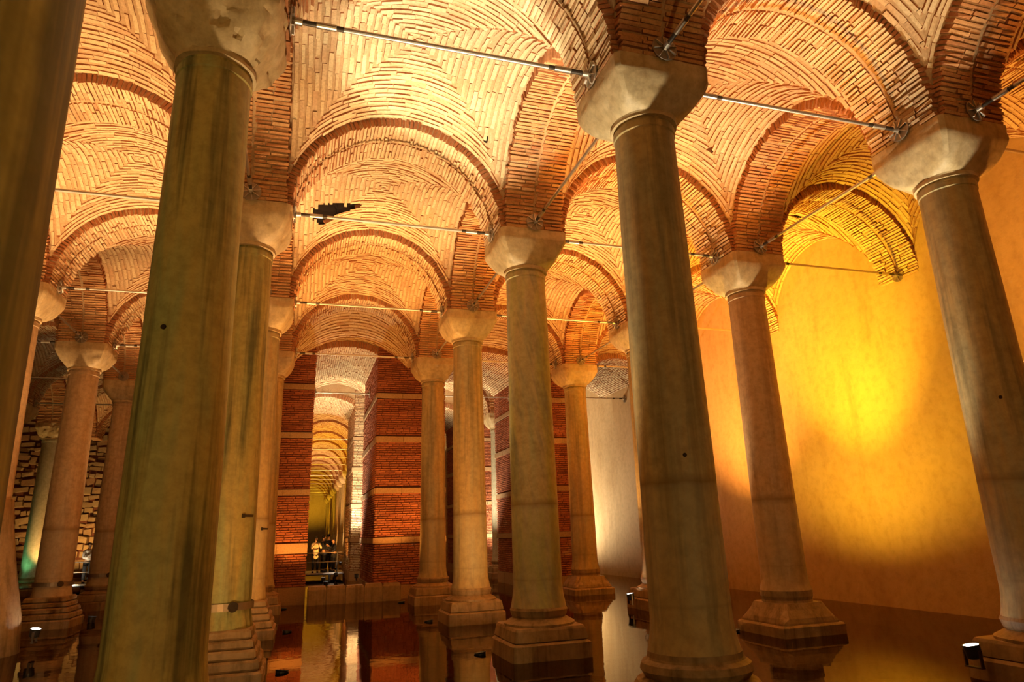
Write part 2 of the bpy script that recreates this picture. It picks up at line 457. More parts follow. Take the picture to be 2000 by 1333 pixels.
def base_parts(kind, seed):
    """(name, mesh) pairs of a column base between the shaft (z = 0) and the floor"""
    out = []
    def part(name, rings):
        v, f = loft(list(reversed(rings))); out.append((name, mesh(name, v, f, 'basestone', False)))
    if kind == 'steps':
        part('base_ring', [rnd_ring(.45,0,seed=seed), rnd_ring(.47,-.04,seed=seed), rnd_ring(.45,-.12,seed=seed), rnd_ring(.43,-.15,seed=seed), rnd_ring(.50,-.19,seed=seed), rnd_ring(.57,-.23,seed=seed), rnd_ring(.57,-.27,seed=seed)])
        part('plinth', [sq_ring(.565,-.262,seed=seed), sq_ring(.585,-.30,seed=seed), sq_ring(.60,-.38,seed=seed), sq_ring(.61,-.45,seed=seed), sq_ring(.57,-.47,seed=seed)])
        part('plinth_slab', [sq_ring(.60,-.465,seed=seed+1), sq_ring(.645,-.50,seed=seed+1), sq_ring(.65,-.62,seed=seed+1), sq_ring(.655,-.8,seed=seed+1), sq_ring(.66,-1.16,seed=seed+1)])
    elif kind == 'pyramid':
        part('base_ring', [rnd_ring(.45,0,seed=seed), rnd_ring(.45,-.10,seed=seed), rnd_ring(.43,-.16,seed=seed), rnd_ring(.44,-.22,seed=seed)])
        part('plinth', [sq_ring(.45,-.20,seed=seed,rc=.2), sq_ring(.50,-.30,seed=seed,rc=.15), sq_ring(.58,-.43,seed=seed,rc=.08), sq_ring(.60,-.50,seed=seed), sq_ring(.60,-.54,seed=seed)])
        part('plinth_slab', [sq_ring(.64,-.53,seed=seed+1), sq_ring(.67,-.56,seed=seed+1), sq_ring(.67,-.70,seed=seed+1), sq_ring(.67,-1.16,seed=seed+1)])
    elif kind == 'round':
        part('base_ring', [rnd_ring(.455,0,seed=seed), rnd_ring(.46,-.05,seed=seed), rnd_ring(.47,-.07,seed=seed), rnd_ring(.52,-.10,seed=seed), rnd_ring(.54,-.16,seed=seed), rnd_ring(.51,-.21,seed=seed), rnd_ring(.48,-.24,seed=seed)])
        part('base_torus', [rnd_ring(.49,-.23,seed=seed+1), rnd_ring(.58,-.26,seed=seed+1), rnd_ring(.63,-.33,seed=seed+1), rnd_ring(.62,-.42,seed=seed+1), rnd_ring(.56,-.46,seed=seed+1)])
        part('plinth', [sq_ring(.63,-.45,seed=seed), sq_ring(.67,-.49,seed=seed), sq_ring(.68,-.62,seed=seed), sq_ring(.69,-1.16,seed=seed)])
    elif kind == 'layers':
        z = 0
        for k in range(5):
            h = (.46,.50,.55,.60,.64)[k]; dz = (.13,.12,.13,.14,.64)[k]
            part('plinth' if k == 0 else 'plinth_layer', [sq_ring(h-.03,z,seed=seed+k,am=.04), sq_ring(h,z-.03,seed=seed+k,am=.04), sq_ring(h+.01,z-dz+.03,seed=seed+k,am=.04), sq_ring(h-.03,z-dz,seed=seed+k,am=.04)])
            z -= dz
    return out
def column(x, y, label, zt=5.74, smat='marble', base='steps', cap=0, rs=1.0, seed=1, group=None, hole=None, reuse=None):
    o = put('marble_column', None, loc=(x, y, 0)); o.empty_display_size = .3
    tag(o, label, 'column', group)
    if reuse:
        for nm, me in reuse: put(nm, me, o)
        return o, reuse
    parts = [('shaft', shaft_mesh(seed, zt, .405*rs, .357*rs, smat))]
    e, lump, half, flare = ((14,.018,.625,.74),(5.5,.055,.635,.76),(18,.016,.625,.70),(10,.024,.625,.76))[cap]
    parts.append(('capital', capital_mesh(seed, zt, e, lump, half, 'capstone', flare, .375*rs+.005)))
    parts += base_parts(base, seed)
    for nm, me in parts:
        c = put(nm, me, o)
        if nm == 'capital' and cap == 1: c['label'] = 'weathered rounded capital with chipped right corner'
    return o, parts
def pos(v, u): return v*SV, u*SU

# ------------------------------------------------------------------ setting: floor, water, walls
YB, YE = -15.5, 112
def slab(name, x0, x1, y0, y1, z0, z1, mat, label, cat, kind='structure'):
    o = put(name, MB().box(x0,x1,y0,y1,z0,z1).mesh(name, mat)); return tag(o, label, cat, None, kind)
slab('floor', -15.5, XW+.5, YB-.5, YE+.5, -1.5, -1.15, 'floor', 'brown stone floor under the shallow water', 'floor')
wv = [(-15.4,YB-.4,ZW),(XW+.2,YB-.4,ZW),(XW+.2,YE,ZW),(-15.4,YE,ZW)]
tag(put('water', mesh('water', wv, [(0,1,2,3)], 'water')), 'shallow still brown water mirroring the columns across the floor', 'water', None, 'structure')
slab('wall_right', XW, XW+.5, YB, YE, -1.2, 9.4, 'plaster', 'tall plastered wall lit amber and orange on the right', 'wall')
slab('wall_left', -15.4, -14.9, YB, 36, -1.2, 9.4, 'plaster', 'plastered wall at the far left side of the cistern', 'wall')
slab('wall_back', -15.4, XW+.5, YB-.5, YB, -1.2, 9.4, 'plaster', 'plastered wall behind the viewpoint', 'wall')
slab('wall_far', -4, XW+.5, YE, YE+.5, -1.2, 9.4, 'plaster', 'distant end wall of the long aisle', 'wall')

# ------------------------------------------------------------------ vaults and arches
A_, B_ = SV/2-HW, SU/2-HW
aw = (XW-(2*SV+HW))/2; cw = (XW+2*SV+HW)/2
RT, RL = SV/2-.62, SU/2-.62
row_words = {-3:'the far left aisle', -2:'the second aisle to the left', -1:'the aisle left of the streaked column', 0:'the central aisle', 1:'the aisle right of the centre', 2:'the aisle along the amber wall'}
def bay_words(j):
    return {-3:'behind the viewpoint', -2:'overhead behind the viewpoint', -1:'directly overhead', 0:'nearest in view', 1:'second in depth', 2:'third in depth', 3:'just before the brick piers'}.get(j, 'bay %s beyond the brick piers' % {4:'just',5:'second',6:'third',7:'fourth'}.get(j,'deep'))
VPIECES = {(0,0),(1,0),(0,1),(-1,1),(-1,0),(2,0)}
HOLES = {(0,1): [(1.50-SV/2, 7.82-1.5*SU, .52, .17), (1.18-SV/2, 7.92-1.5*SU, .26, .24)],
         (0,0): [(3.80-SV/2, 3.65-.5*SU, .05, .06)], (1,0): [(8.25-1.5*SV, 3.4-.5*SU, .055, .06)], (2,0): [(12.15-cw, 5.75-1.5*SU, .2, .08)]}
HOLES[(2,1)] = [(12.3-cw, 5.85-1.5*SU, .20, .09)]; HOLES.pop((2,0))
for i in range(-3, 3):
    for j in range(-3, 7):
        if i >= 0 and j >= 3: continue
        cx, a = ((i+.5)*SV, A_) if i < 2 else (cw, aw)
        h = HOLES.get((i, j))
        o = vault(cx, (j+.5)*SU, a, B_, (i, j) in VPIECES, 'brick cross vault over %s, %s' % (row_words[i], bay_words(j)), h)
        if h:
            for (hx, hy, ha, hb) in h:
                zc = vz(hx, hy, a, B_); n = 20; rings = []
                for q, dz in ((1.12,-.0),(1.1,.12),(.9,.30),(.5,.36)):
                    rings.append([(hx+ha*q*math.cos(2*math.pi*k/n), hy+hb*q*math.sin(2*math.pi*k/n),
                                   vz(hx+ha*q*math.cos(2*math.pi*k/n), hy+hb*q*math.sin(2*math.pi*k/n), a, B_)+dz) for k in range(n)])
                v, f = loft(rings, False); f.append(tuple(3*n+k for k in range(n)))
                put('cavity', mesh('cavity', v, f, 'holeshade'), o)['label'] = 'dark ragged hole broken into the vault'
cols_nick = {(0,-1):'cropped left-edge column', (0,0):'big streaked column', (0,1):'half-hidden column', (0,2):'third left-row column', (0,3):'rearmost left-row column',
  (1,0):'big pale front column', (1,1):'green-veined column', (1,2):'smooth amber column', (1,3):'slim pier-side column',
  (2,0):'right-edge column', (2,1):'pinkish wall-side column', (2,2):'hidden right-row column', (2,3):'yellow-capital column',
  (-1,1):'unseen column at far left', (-1,0):'unseen near column at left', (-1,2):'bright-capital column', (-1,3):'pinkish left column', (-1,4):'second pinkish column', (-2,3):'unseen outer column', (-2,4):'unseen fourth outer column',
  (-2,5):'grey outer column', (-1,5):'column behind the streaked one', (-2,6):'yellow-lit column', (1,-1):'unseen column overhead', (2,-1):'unseen column at right', (0,5):'column beyond the pier', (1,5):'far middle column', (2,5):'pale column in the gap', (0,4):'left banded pier'}
def nick(v, u):
    if v == 3: return 'right wall'
    return cols_nick.get((v, u), 'column %s of row %s' % (u+4, v+4))
# shortened vaults around the brick piers, which fill the bays at 16-20.9 m and 26.4-31 m
def ramp_vault(cx, hx, label):
    # brick vault that comes down from the last full arch to the flat arch between the piers
    y0, y1 = 3*SU+HW-.04, 16.04; n, m = 30, 8; V = []; F = []
    def S(s, t):
        a = vg(abs(s)*1.02)+ZS; b = 7.62-(2.6-math.sqrt(2.6**2-(1.95*s)**2)); k = t*t*(3-2*t)
        return np.array([cx+s*hx, y0+(y1-y0)*t, a+(b-a)*k])
    for i in range(n+1):
        for j in range(m+1): V.append(S(-1.03+2.06*i/n, j/m))
    for i in range(n):
        for j in range(m): F.append((i*(m+1)+j, i*(m+1)+j+1, (i+1)*(m+1)+j+1, (i+1)*(m+1)+j))
    o = put('ceiling', mesh('vault', V, F, 'mortar')); tag(o, label, 'vault', None, 'structure')
    R = random.Random(int(cx*10)); recs = []; nc = 15
    for k in range(nc):
        t = (k+.5)/nc; p = -1+R.uniform(-.1,0)
        while p < 1:
            l = R.uniform(.13,.2); a, b = max(p,-1), min(p+l,1); p += l
            if b-a < .03: continue
            c = S((a+b)/2, t); ex = (S(b,t)-S(a,t))/2; q = S((a+b)/2, min(1,t+.05))-S((a+b)/2, t-.02); q /= np.linalg.norm(q)
            le = np.linalg.norm(ex); ez = np.cross(ex/le, q); ez /= np.linalg.norm(ez); ez = -ez if ez[2] > 0 else ez
            recs.append(rec(c+ez*(R.uniform(.01,.03)-.05), ex*(1-.006/le), np.cross(ez, ex/le)*(.055-R.uniform(.008,.02)), ez*.05))
    put('brickwork', joined(recs, 'brickwork', 'brick'), o)['kind'] = 'stuff'
for i, w_ in ((0,'the central aisle'),(1,'the right aisle'),(2,'the wall-side aisle')):
    cx, a = ((i+.5)*SV, A_) if i < 2 else (cw, aw)
    ramp_vault(cx, a, 'brick vault sloping down to the piers over %s' % w_)
    for (ya, yb, wd) in ((20.9, 5*SU-HW, 'just beyond the piers'), (5*SU+HW, 26.4, 'before the second piers'), (31.0, 7*SU-HW, 'behind the second piers')):
        vault(cx, (ya+yb)/2, a, (yb-ya)/2, False, 'short brick vault over %s %s' % (w_, wd))
TP = {(0,1),(1,0),(1,1),(-1,1),(2,1),(0,2),(-1,2)}
LP = {(1,0),(2,0),(0,0),(1,1),(2,-1)}
for u in range(-2, 8):
    for v in range(-3, 3):
        cx, r = ((v+.5)*SV, RT) if v < 2 else ((XW+2*SV+.62)/2, (XW-2*SV-.62)/2)
        if u == 4 and v >= 0: continue
        arch(cx, u*SU, True, r, (v, u) in TP, 'brick arch across from the %s to the %s' % (nick(v,u), nick(v+1,u)))
for u in range(-3, 7):
    for v in range(-2, 3):
        arch(v*SV, (u+.5)*SU, False, RL, (v, u) in LP, 'brick arch in depth from the %s to the %s' % (nick(v,u), nick(v,u+1)))
for u in range(8, 21):       # the long aisle beyond
    arch(.5*SV, u*SU, True, RT, False, 'small distant brick arch of the receding central aisle', group='distant arches of the long aisle')
for j in range(7, 21):
    vault(.5*SV, (j+.5)*SU, A_, B_, False, 'small distant brick vault of the receding central aisle', group='distant vaults of the long aisle')
    for v in (0, 1): arch(v*SV, (j+.5)*SU, False, RL, False, 'small distant side arch of the receding central aisle', group='distant side arches of the long aisle')

# ------------------------------------------------------------------ brick piers with stone bands
def pier(x0, x1, y0, y1, label, faces, bands, zt=8.7, bm='redbrick'):
    root = put('brick_pier', None, loc=((x0+x1)/2, y0, -1.2)); tag(root, label, 'pier', None, 'structure')
    ox, oy, oz = (x0+x1)/2, y0, -1.2
    zt = min(zt, 8.0)
    put('core', MB().box(x0+.03-ox, x1-.03-ox, .03, y1-y0-.03, 0, zt-oz).mesh('core', 'redmortar'), root)
    recs = []; R = random.Random(int(x0*10+y0))
    hz = .072
    bset = [(a, b) for a, b in bands]
    z = bset[0][1] if bset else -.2
    z0 = z
    while z < zt:
        if not any(a-hz*.6 < z < b for a, b in bset):
            for fc in faces:
                ln = (x1-x0) if fc in 'f' else (y1-y0); p = R.uniform(-.2, 0)
                while p < ln:
                    l = R.uniform(.2,.32); a, b = max(p,0), min(p+l, ln); p += l
                    if b-a < .05: continue
                    m = (a+b)/2; h = (b-a)/2-.008; pr = R.uniform(-.006,.012)
                    if fc == 'f': recs.append(rec((x0+m-ox, .02-pr-.0, z+hz/2-oz), (h,0,0), (0,0,hz/2-.009), (0,-.03,0)))
                    if fc == 'l': recs.append(rec((x0+.02-pr-ox, m, z+hz/2-oz), (0,h,0), (0,0,hz/2-.009), (-.03,0,0)))
        z += hz
    put('brickwork', joined(recs, 'brickwork', bm), root)['kind'] = 'stuff'
    for a, b in bset:
        for fc in faces:
            ln = (x1-x0) if fc == 'f' else (y1-y0); p = 0
            while p < ln-.05:
                l = min(R.uniform(.7,1.2), ln-p)
                if ln-p-l < .3: l = ln-p
                w = MB()
                d = R.uniform(.0,.02)
                if fc == 'f': w.box(x0+p+.004-ox-(.015 if p==0 else 0), x0+p+l-.004-ox, -.03-d, .2, a-oz, b-oz-.008)
                else: w.box(x0-.03-d-ox, x0+.2-ox, p+.0+(.0 if p else -.02), p+l-.006, a-oz, b-oz-.008)
                put('band_stone', w.mesh('band_stone', 'pierstone'), root)
                p += l
    return root
BA = [(-1.15,-.21),(.75,1.05),(2.48,2.66),(4.27,4.45),(5.85,6.03)]
BB = [(-1.15,-.3),(.95,1.14),(2.5,2.68),(4.15,4.35),(5.63,5.8)]
pier(-1.2, 1.29, 16, 20.9, 'red brick pier with pale stone bands left of the aisle opening', 'f', BA)
pier(3.3, 5.6, 16, 20.9, 'red brick pier with pale stone bands right of the aisle opening', 'fl', BB)
pier(8.74, 10.76, 16, 20.9, 'red brick pier seen at an angle behind the green-veined column', 'fl', BB)
pier(3.3, 5.6, 26.4, 31, 'floodlit pale brick pier deep in the central aisle', 'fl', BB, bm='brick')
pier(8.74, 10.76, 26.4, 31, 'dark brick pier behind the angled pier', 'fl', BB)
def opening(x0, x1, y0, y1, apex, label, R_=2.35):
    NTRIM[0] += 1
    hx = (x1-x0)/2; cx = (x0+x1)/2; n = 24; V = []; F = []
    zf = lambda x: apex-(R_-math.sqrt(R_*R_-x*x))
    for y in (y0+.03, y1):
        for k in range(n+1):
            x = -hx+2*hx*k/n; V.append((cx+x, y, zf(x)+.02))
        for k in range(n+1):
            x = -hx+2*hx*k/n; V.append((cx+x, y, 9.2))
    m = 2*(n+1)
    for k in range(n):
        F.append((k, k+1, m+k+1, m+k)); F.append((k, n+1+k, n+2+k, k+1)); F.append((m+k, m+k+1, m+n+2+k, m+n+1+k))
    o = put('trim_%d' % NTRIM[0], mesh('opening', V, F, 'mortar')); tag(o, label, 'arch', None, 'structure')
    recs = []; R = random.Random(4); nc = int(2*hx/.072)
    for k in range(nc):
        x = -hx+2*hx*(k+.5)/nc; s = x/R_; c = math.sqrt(1-s*s)
        ez = np.array([-s, 0, -c]); ey = np.array([c, 0, -s]); y = y0+R.uniform(-.02,.02)
        while y < y1:
            l = R.uniform(.25,.4); l = min(l, y1-y); pr = R.uniform(-.005,.02)
            if l > .03: recs.append(rec(np.array([cx+x, y+l/2, zf(x)])+ez*(pr-.11), (0,l/2-.006,0), ey*(hx/nc-.008), ez*.11))
            y += l
    put('brickwork', joined(recs, 'brickwork', 'brick'), o)['kind'] = 'stuff'
opening(1.29, 3.3, 16, 20.9, 7.36, 'pale brick flat arch between the two banded brick piers')
opening(5.6, 8.74, 16, 20.9, 7.4, 'brick flat arch between the middle pier and the angled pier')
opening(10.76, XW, 16, 20.9, 7.4, 'brick flat arch between the angled pier and the right wall')
opening(.6, 3.3, 26.4, 31, 7.7, 'pale brick flat arch at the second piers')
opening(5.6, 8.74, 26.4, 31, 7.4, 'brick flat arch beside the dark pier')
opening(10.76, XW, 26.4, 31, 7.4, 'far brick flat arch against the right wall')
# low stone threshold between the piers
root = put('stone_threshold', None, loc=(2.7, 15.72, -1.15)); tag(root, 'low stone threshold wall in the aisle opening between the piers', 'low wall')
R = random.Random(3)
for k in range(5):
    x0 = -1.36+k*.55
    rings = [[(x0+.275+sx*(.27-q), sy*(.25-q), z) for sx, sy in ((-1,-1),(1,-1),(1,1),(-1,1))] for q, z in ((0,0),(0,.86+R.uniform(-.02,.02)),(.03,.94+R.uniform(-.015,.015)))]
    v, f = loft(rings); put('block', mesh('block', v, f, 'basestone'), root)

# ------------------------------------------------------------------ the columns
near = [
 (0,-1,'huge blurred marble column cropped by the left edge of the picture',5.74,'marble_green','round',0,1.0,11),
 (0, 0,'big dark-streaked green marble column left of the central aisle',5.70,'marble_green','layers',1,.96,12),
 (0, 1,'amber column half hidden behind the big streaked one, stepped base',5.74,'marble_green','layers',3,1.0,13),
 (0, 2,'third column of the left row, only its right side showing',5.72,'marble','layers',0,1.0,14),
 (0, 3,'rearmost sliver of a column in the left row against the red pier',5.72,'marble','steps',0,1.0,15),
 (1, 0,'big pale front column right of centre with round moulded base',5.83,'marble','round',2,1.0,16),
 (1, 1,'green and grey veined column standing on a stepped square plinth',5.76,'marble_vein','steps',0,1.0,17),
 (1, 2,'smooth amber column second behind the big front column',5.74,'marble','steps',2,.98,18),
 (1, 3,'slim column right of the aisle opening, backed by red brick',5.74,'marble','steps',0,.95,19),
 (2, 0,'leaning-looking dark column at the right edge with floodlight at base',5.70,'marble','steps',2,1.0,20),
 (2, 1,'pinkish column before the amber wall on a pyramidal plinth',5.72,'marble_pink','pyramid',2,1.0,21),
 (2, 2,'column almost hidden behind the big pale front column',5.74,'marble','steps',0,1.0,22),
 (2, 3,'amber column with yellow capital before the grey-white wall',5.74,'marble','pyramid',2,.98,23),
 (-1,0,'column standing just outside the left of the picture',5.74,'marble','steps',0,1.0,24),
 (-1,1,'second column standing outside the left of the picture',5.74,'marble','steps',3,1.0,25),
 (-1,2,'column at far left with bright white capital behind the cropped one',5.74,'marble_pink','round',0,1.0,26),
 (-1,3,'pinkish column with wide capital at far left',5.74,'marble_pink','layers',0,1.0,27),
 (-1,4,'more distant pinkish column beside the big streaked one',5.74,'marble_pink','steps',0,.98,28),
 (-2,5,'far-left grey column with plate on its tall impost',5.74,'concrete','steps',0,1.0,29),
 (-2,6,'yellow-lit plaster-coated column with green light at its foot',5.74,'concrete','round',1,1.15,30),
 (1, 5,'column between the middle pier and the floodlit pier',5.74,'marble','steps',0,1.0,31),
 (2, 5,'pale column in the gap beside the angled brick pier',5.74,'concrete','steps',0,1.0,32),
]
lib = None
for v, u, lab, zt, sm, bs, cp, rs, sd in near:
    x, y = pos(v, u)
    if (v, u) == (0, 0): x -= .03
    o, parts = column(x, y, lab, zt, sm, bs, cp, rs, sd)
    if (v, u) == (1, 3): lib = parts
for v, u in [(-2,-1),(-2,0),(-2,1),(-2,2),(-2,3),(-2,4)]:
    x, y = pos(v, u); column(x, y, 'column of the outermost row beyond the left of the picture', group='columns of the outer left row', reuse=lib)
for v, u in [(-1,5),(-1,6)]:
    x, y = pos(v, u); column(x, y, 'distant column hidden behind the big streaked one', group='distant columns of the left aisle', reuse=lib)
for v, u in [(-1,-1),(1,-2),(2,-2),(0,-2),(1,-1),(2,-1),(-1,-2)]:
    x, y = pos(v, u); column(x, y, 'column behind or beside the viewpoint', group='columns around the viewpoint', reuse=lib)
for u in [5]+list(range(7, 21)):
    for v in (0, 1):
        if (v, u) == (1, 5): continue
        x, y = pos(v, u); column(x, y, 'tiny distant column in the receding rows of the long central aisle', group='distant columns of the long aisle', reuse=lib)
for u in (6, 7): 
    x, y = pos(2, u)
    if u == 7: column(x, y, 'distant column behind the dark brick pier', reuse=lib)
# dark flared collar round the foot of the bright-capital column
v, f = loft([rnd_ring(.44,2.1,seed=3), rnd_ring(.52,1.5,seed=3), rnd_ring(.68,.7,seed=3), rnd_ring(.86,-.1,seed=3), rnd_ring(.95,-1.16,seed=3)][::-1])
for o in list(bpy.data.objects):
    if o.get('label', '').startswith('column at far left with bright white capital'):
        put('foot_collar', mesh('foot_collar', v, f, 'basestone', True), o)['label'] = 'dark flared collar round the foot'

# small fittings: dowel holes, iron clamps, straps round the feet of a few shafts
def col_by(vu):
    x, y = pos(*vu)
    return [o for o in bpy.data.objects if o.name.startswith('marble_column') and abs(o.location.x-x) < .1 and abs(o.location.y-y) < .1][0]
def on_shaft(vu, az, z, name, me, r=None):
    o = col_by(vu); r = r or (.405+(.357-.405)*(z/5.74))
    return put(name, me, o, mat4=Matrix.Rotation(az, 4, 'Z') @ Matrix.Translation((r, 0, z)))
def az_to_cam(vu, off=0):
    x, y = pos(*vu); return math.atan2(CAM.y-y, CAM.x-x)+off
dh = MB().cyl((-.03,0,0),(.004,0,0),.022,12).mesh('dowel_hole', 'holeshade')  # solid plug painted dark in place of a drilled hole's shade
cl = MB().box(-.02,.012,-.09,.09,-.018,.018).box(-.02,.016,-.11,-.07,-.03,.03).mesh('iron_clamp', 'darksteel')
on_shaft((0,0), az_to_cam((0,0),-.55), 2.93, 'dowel_hole', dh, .375)
on_shaft((1,0), az_to_cam((1,0), .25), 1.86, 'dowel_hole', dh)
on_shaft((2,0), az_to_cam((2,0), .15), 2.6, 'dowel_hole', dh)
on_shaft((0,1), az_to_cam((0,1), .75), 1.52, 'iron_clamp', cl)
on_shaft((0,2), az_to_cam((0,2), .9), 1.40, 'iron_clamp', cl)
v, f = loft([[(r*math.cos(2*math.pi*i/40), r*math.sin(2*math.pi*i/40), z) for i in range(40)] for r, z in ((.43,.24),(.442,.24),(.442,.34),(.43,.34))], False)
strap = mesh('steel_strap', v, f, 'plate')
for vu in ((0,1),(-1,3),(-1,4)):
    o = col_by(vu); put('steel_strap', strap, o)['label'] = 'grey metal strap round the shaft foot'
    on_shaft(vu, az_to_cam(vu, .35), .29, 'strap_plate', MB().cyl((-.01,0,0),(.025,0,0),.07,10).mesh('strap_plate', 'darksteel'), .44)

# ------------------------------------------------------------------ tie rods
PL = {}
def lathe(prof, n):
    v, f = loft([[(r*math.cos(2*math.pi*i/n), r*math.sin(2*math.pi*i/n), z) for i in range(n)] for r, z in prof]); return v, f
v, f = lathe([(.16,0),(.16,.012),(.145,.016),(.05,.018),(.045,.05),(.036,.052)], 28); PL['plate'] = mesh('anchor_plate', v, f, 'plate')
v, f = lathe([(.034,0),(.036,.005),(.036,.205),(.034,.21)], 14); PL['sleeve'] = mesh('sleeve', v, f, 'steel', False)
v, f = lathe([(.042,0),(.042,.07),(.03,.075)], 14); PL['nut'] = mesh('nut', v, f, 'steel')
PL['rib'] = MB().box(.03,.15,-.004,.004,.014,.042).mesh('rib', 'steel')
v, f = lathe([(.027,0),(.027,1)], 12); PL['bar'] = mesh('bar', v, f, 'steel', False)
v, f = lathe([(.029,0),(.029,.2)], 12); PL['coupler'] = mesh('coupler', v, f, 'darksteel', False)
def tie_rod(p0, p1, label, detail=True, group=None):
    p0, p1 = Vector(p0), Vector(p1); d = p1-p0; ln = d.length
    q = d.to_track_quat('Z', 'Y')
    o = put('tie_rod', None, loc=p0); o.rotation_mode = 'QUATERNION'; o.rotation_quaternion = q
    tag(o, label, 'tie rod', group)
    put('bar', PL['bar'], o, mat4=Matrix.Diagonal((1,1,ln,1)))
    for e in (0, 1):
        fl = Matrix.Identity(4) if e == 0 else Matrix.Translation((0,0,ln)) @ Matrix.Rotation(math.pi, 4, 'X')
        p = put('anchor_plate', PL['plate'], o, mat4=fl)
        if detail:
            for k in range(8): put('rib', PL['rib'], p, mat4=Matrix.Rotation(k*math.pi/4+.2, 4, 'Z'))
            put('nut', PL['nut'], p, loc=(0,0,.05))
            put('coupler', PL['coupler'], o, mat4=fl @ Matrix.Translation((0,0,.1)))
            put('sleeve', PL['sleeve'], o, mat4=fl @ Matrix.Translation((0,0,.27)))
            put('coupler', PL['coupler'], o, mat4=fl @ Matrix.Translation((0,0,.48)) @ Matrix.Diagonal((1,1,.4,1)))
ZR = 6.54
f_ = .645
for u in range(0, 6):
    for v in range(-2, 3):
        if u >= 4 and v >= 0: continue
        if v == -2 and u < 3: continue
        x0 = v*SV+f_; x1 = (v+1)*SV-f_ if v < 2 else XW-.005
        if (v, u) == (-1, 4): x1 = -1.23
        tie_rod((x0, u*SU, ZR), (x1, u*SU, ZR), 'tie rod across from the %s to the %s' % (nick(v,u), nick(v+1,u)), u < 4)
for v, us in ((-1,(1,2,3)), (0,(0,1,2)), (1,(-1,0,1,2)), (2,(-1,0,1,2))):
    for u in us:
        tie_rod((v*SV, u*SU+f_, ZR), (v*SV, (u+1)*SU-f_, ZR), 'steel tie rod in depth from the %s to the %s' % (nick(v,u), nick(v,u+1)), u < 3)
tie_rod((1.32, 18.6, 6.3), (3.27, 18.6, 6.3), 'dark tie rod between the two banded piers', False)
tie_rod((5.63, 18.6, 6.3), (8.71, 18.6, 6.3), 'tie rod between the middle pier and the angled pier', False)
tie_rod((10.79, 18.65, 6.4), (XW-.005, 18.65, 6.4), 'tie rod between the angled pier and the wall, before grey-white plaster', True)
ORD = 'zeroth first second third fourth fifth sixth seventh eighth ninth tenth eleventh twelfth thirteenth fourteenth fifteenth'.split()
for u in range(7, 20):
    tie_rod((f_, u*SU, ZR), (SV-f_, u*SU, ZR), 'thin distant tie rod in the long aisle, %s beyond the pale pier' % ORD[u-6], False, 'distant tie rods of the long aisle')

# ------------------------------------------------------------------ floodlights
v, f = lathe([(.05,-.16),(.085,-.14),(.09,-.02),(.10,0),(.085,.0),(.08,-.07)], 20); FLH = mesh('housing', v, f, 'black', False)
v, f = lathe([(.08,-.012),(.079,-.006)], 20); FLL = mesh('lens', v, f, 'lens')
v, f = lathe([(.075,-.062),(.074,-.056)], 20); FLR = mesh('lens', v, f, 'lens')
v, f = lathe([(.08,-.012),(.079,-.006)], 20); FLG = mesh('lens', v, f, 'lens_green')
def fl_bracket(h):
    return MB().box(-.02,.02,-.11,-.095,-h,-.06).box(-.02,.02,.095,.11,-h,-.06).box(-.03,.03,-.11,.11,-h-.015,-h).mesh('bracket', 'darksteel')
FLB = fl_bracket(.24)
def floodlight(x, y, z, tilt, label, color, power, cone=85, blend=.6, green=False, group=None):
    """tilt = (dx, dy) aim offset per unit height"""
    o = put('floodlight', None, loc=(x, y, z)); tag(o, label, 'floodlight', group)
    q = Vector((tilt[0], tilt[1], 1)).to_track_quat('Z', 'Y').to_matrix().to_4x4()
    put('housing', FLH, o, mat4=q); put('lens', FLG if green else (FLR if z < -.5 else FLL), o, mat4=q); put('bracket', FLB, o) if z > -.6 else None
    l = bpy.data.lights.new('lamp', 'SPOT'); l.energy = power*KL; l.color = LC[color]; l.spot_size = math.radians(cone); l.spot_blend = blend; l.shadow_soft_size = .07
    lo = put('lamp', l, o); lo.matrix_local = q @ Matrix.Translation((0,0,.03)) @ Matrix.Rotation(math.pi, 4, 'X')
ZL = -.57
ZF = -.69
def lamp(v, u, dx, dy, tilt, color, power, cone=52, blend=.45, what=None, z=None):
    x, y = pos(v, u)
    if what is None: what = 'small floodlight behind the %s foot of the %s' % ('right' if dx > 0 else 'left', nick(v, u))
    floodlight(x+dx, y+dy, ZL if z is None else z, tilt, what, color, power, cone, blend)
# central aisle: both sides
lamp(0, 0, .40,.98, (.33,.15), 'c', 3600, 28, .25)
lamp(0, 0, .88,.40, (.10,.08), 'w', 900, 44, what='floodlight right of the big streaked column', z=ZF)
lamp(0, 1, .88,.40, (.12,.10), 'p', 1900, 44, z=ZF)
lamp(0, 2, .88,.40, (.12,.10), 'a', 1800, 44, z=ZF)
lamp(0, 3, .70,.85, (.1,.03), 'o', 400, 90, z=ZF)
lamp(1,-1,-.40,.98, (-.24,.14), 'w', 1000, 40)
lamp(1, 0,-.88,.45, (-.08,.06), 'c', 1700, 40, what='floodlight left of the big pale front column', z=ZF)
lamp(1, 1,-.88,.45, (-.12,.10), 'w', 1900, 44, z=ZF)
lamp(1, 2,-.88,.45, (-.12,.10), 'a', 1800, 44, z=ZF)
lamp(1, 3,-.80,.70, (-.1,.03), 'o', 500, 80, z=ZF)
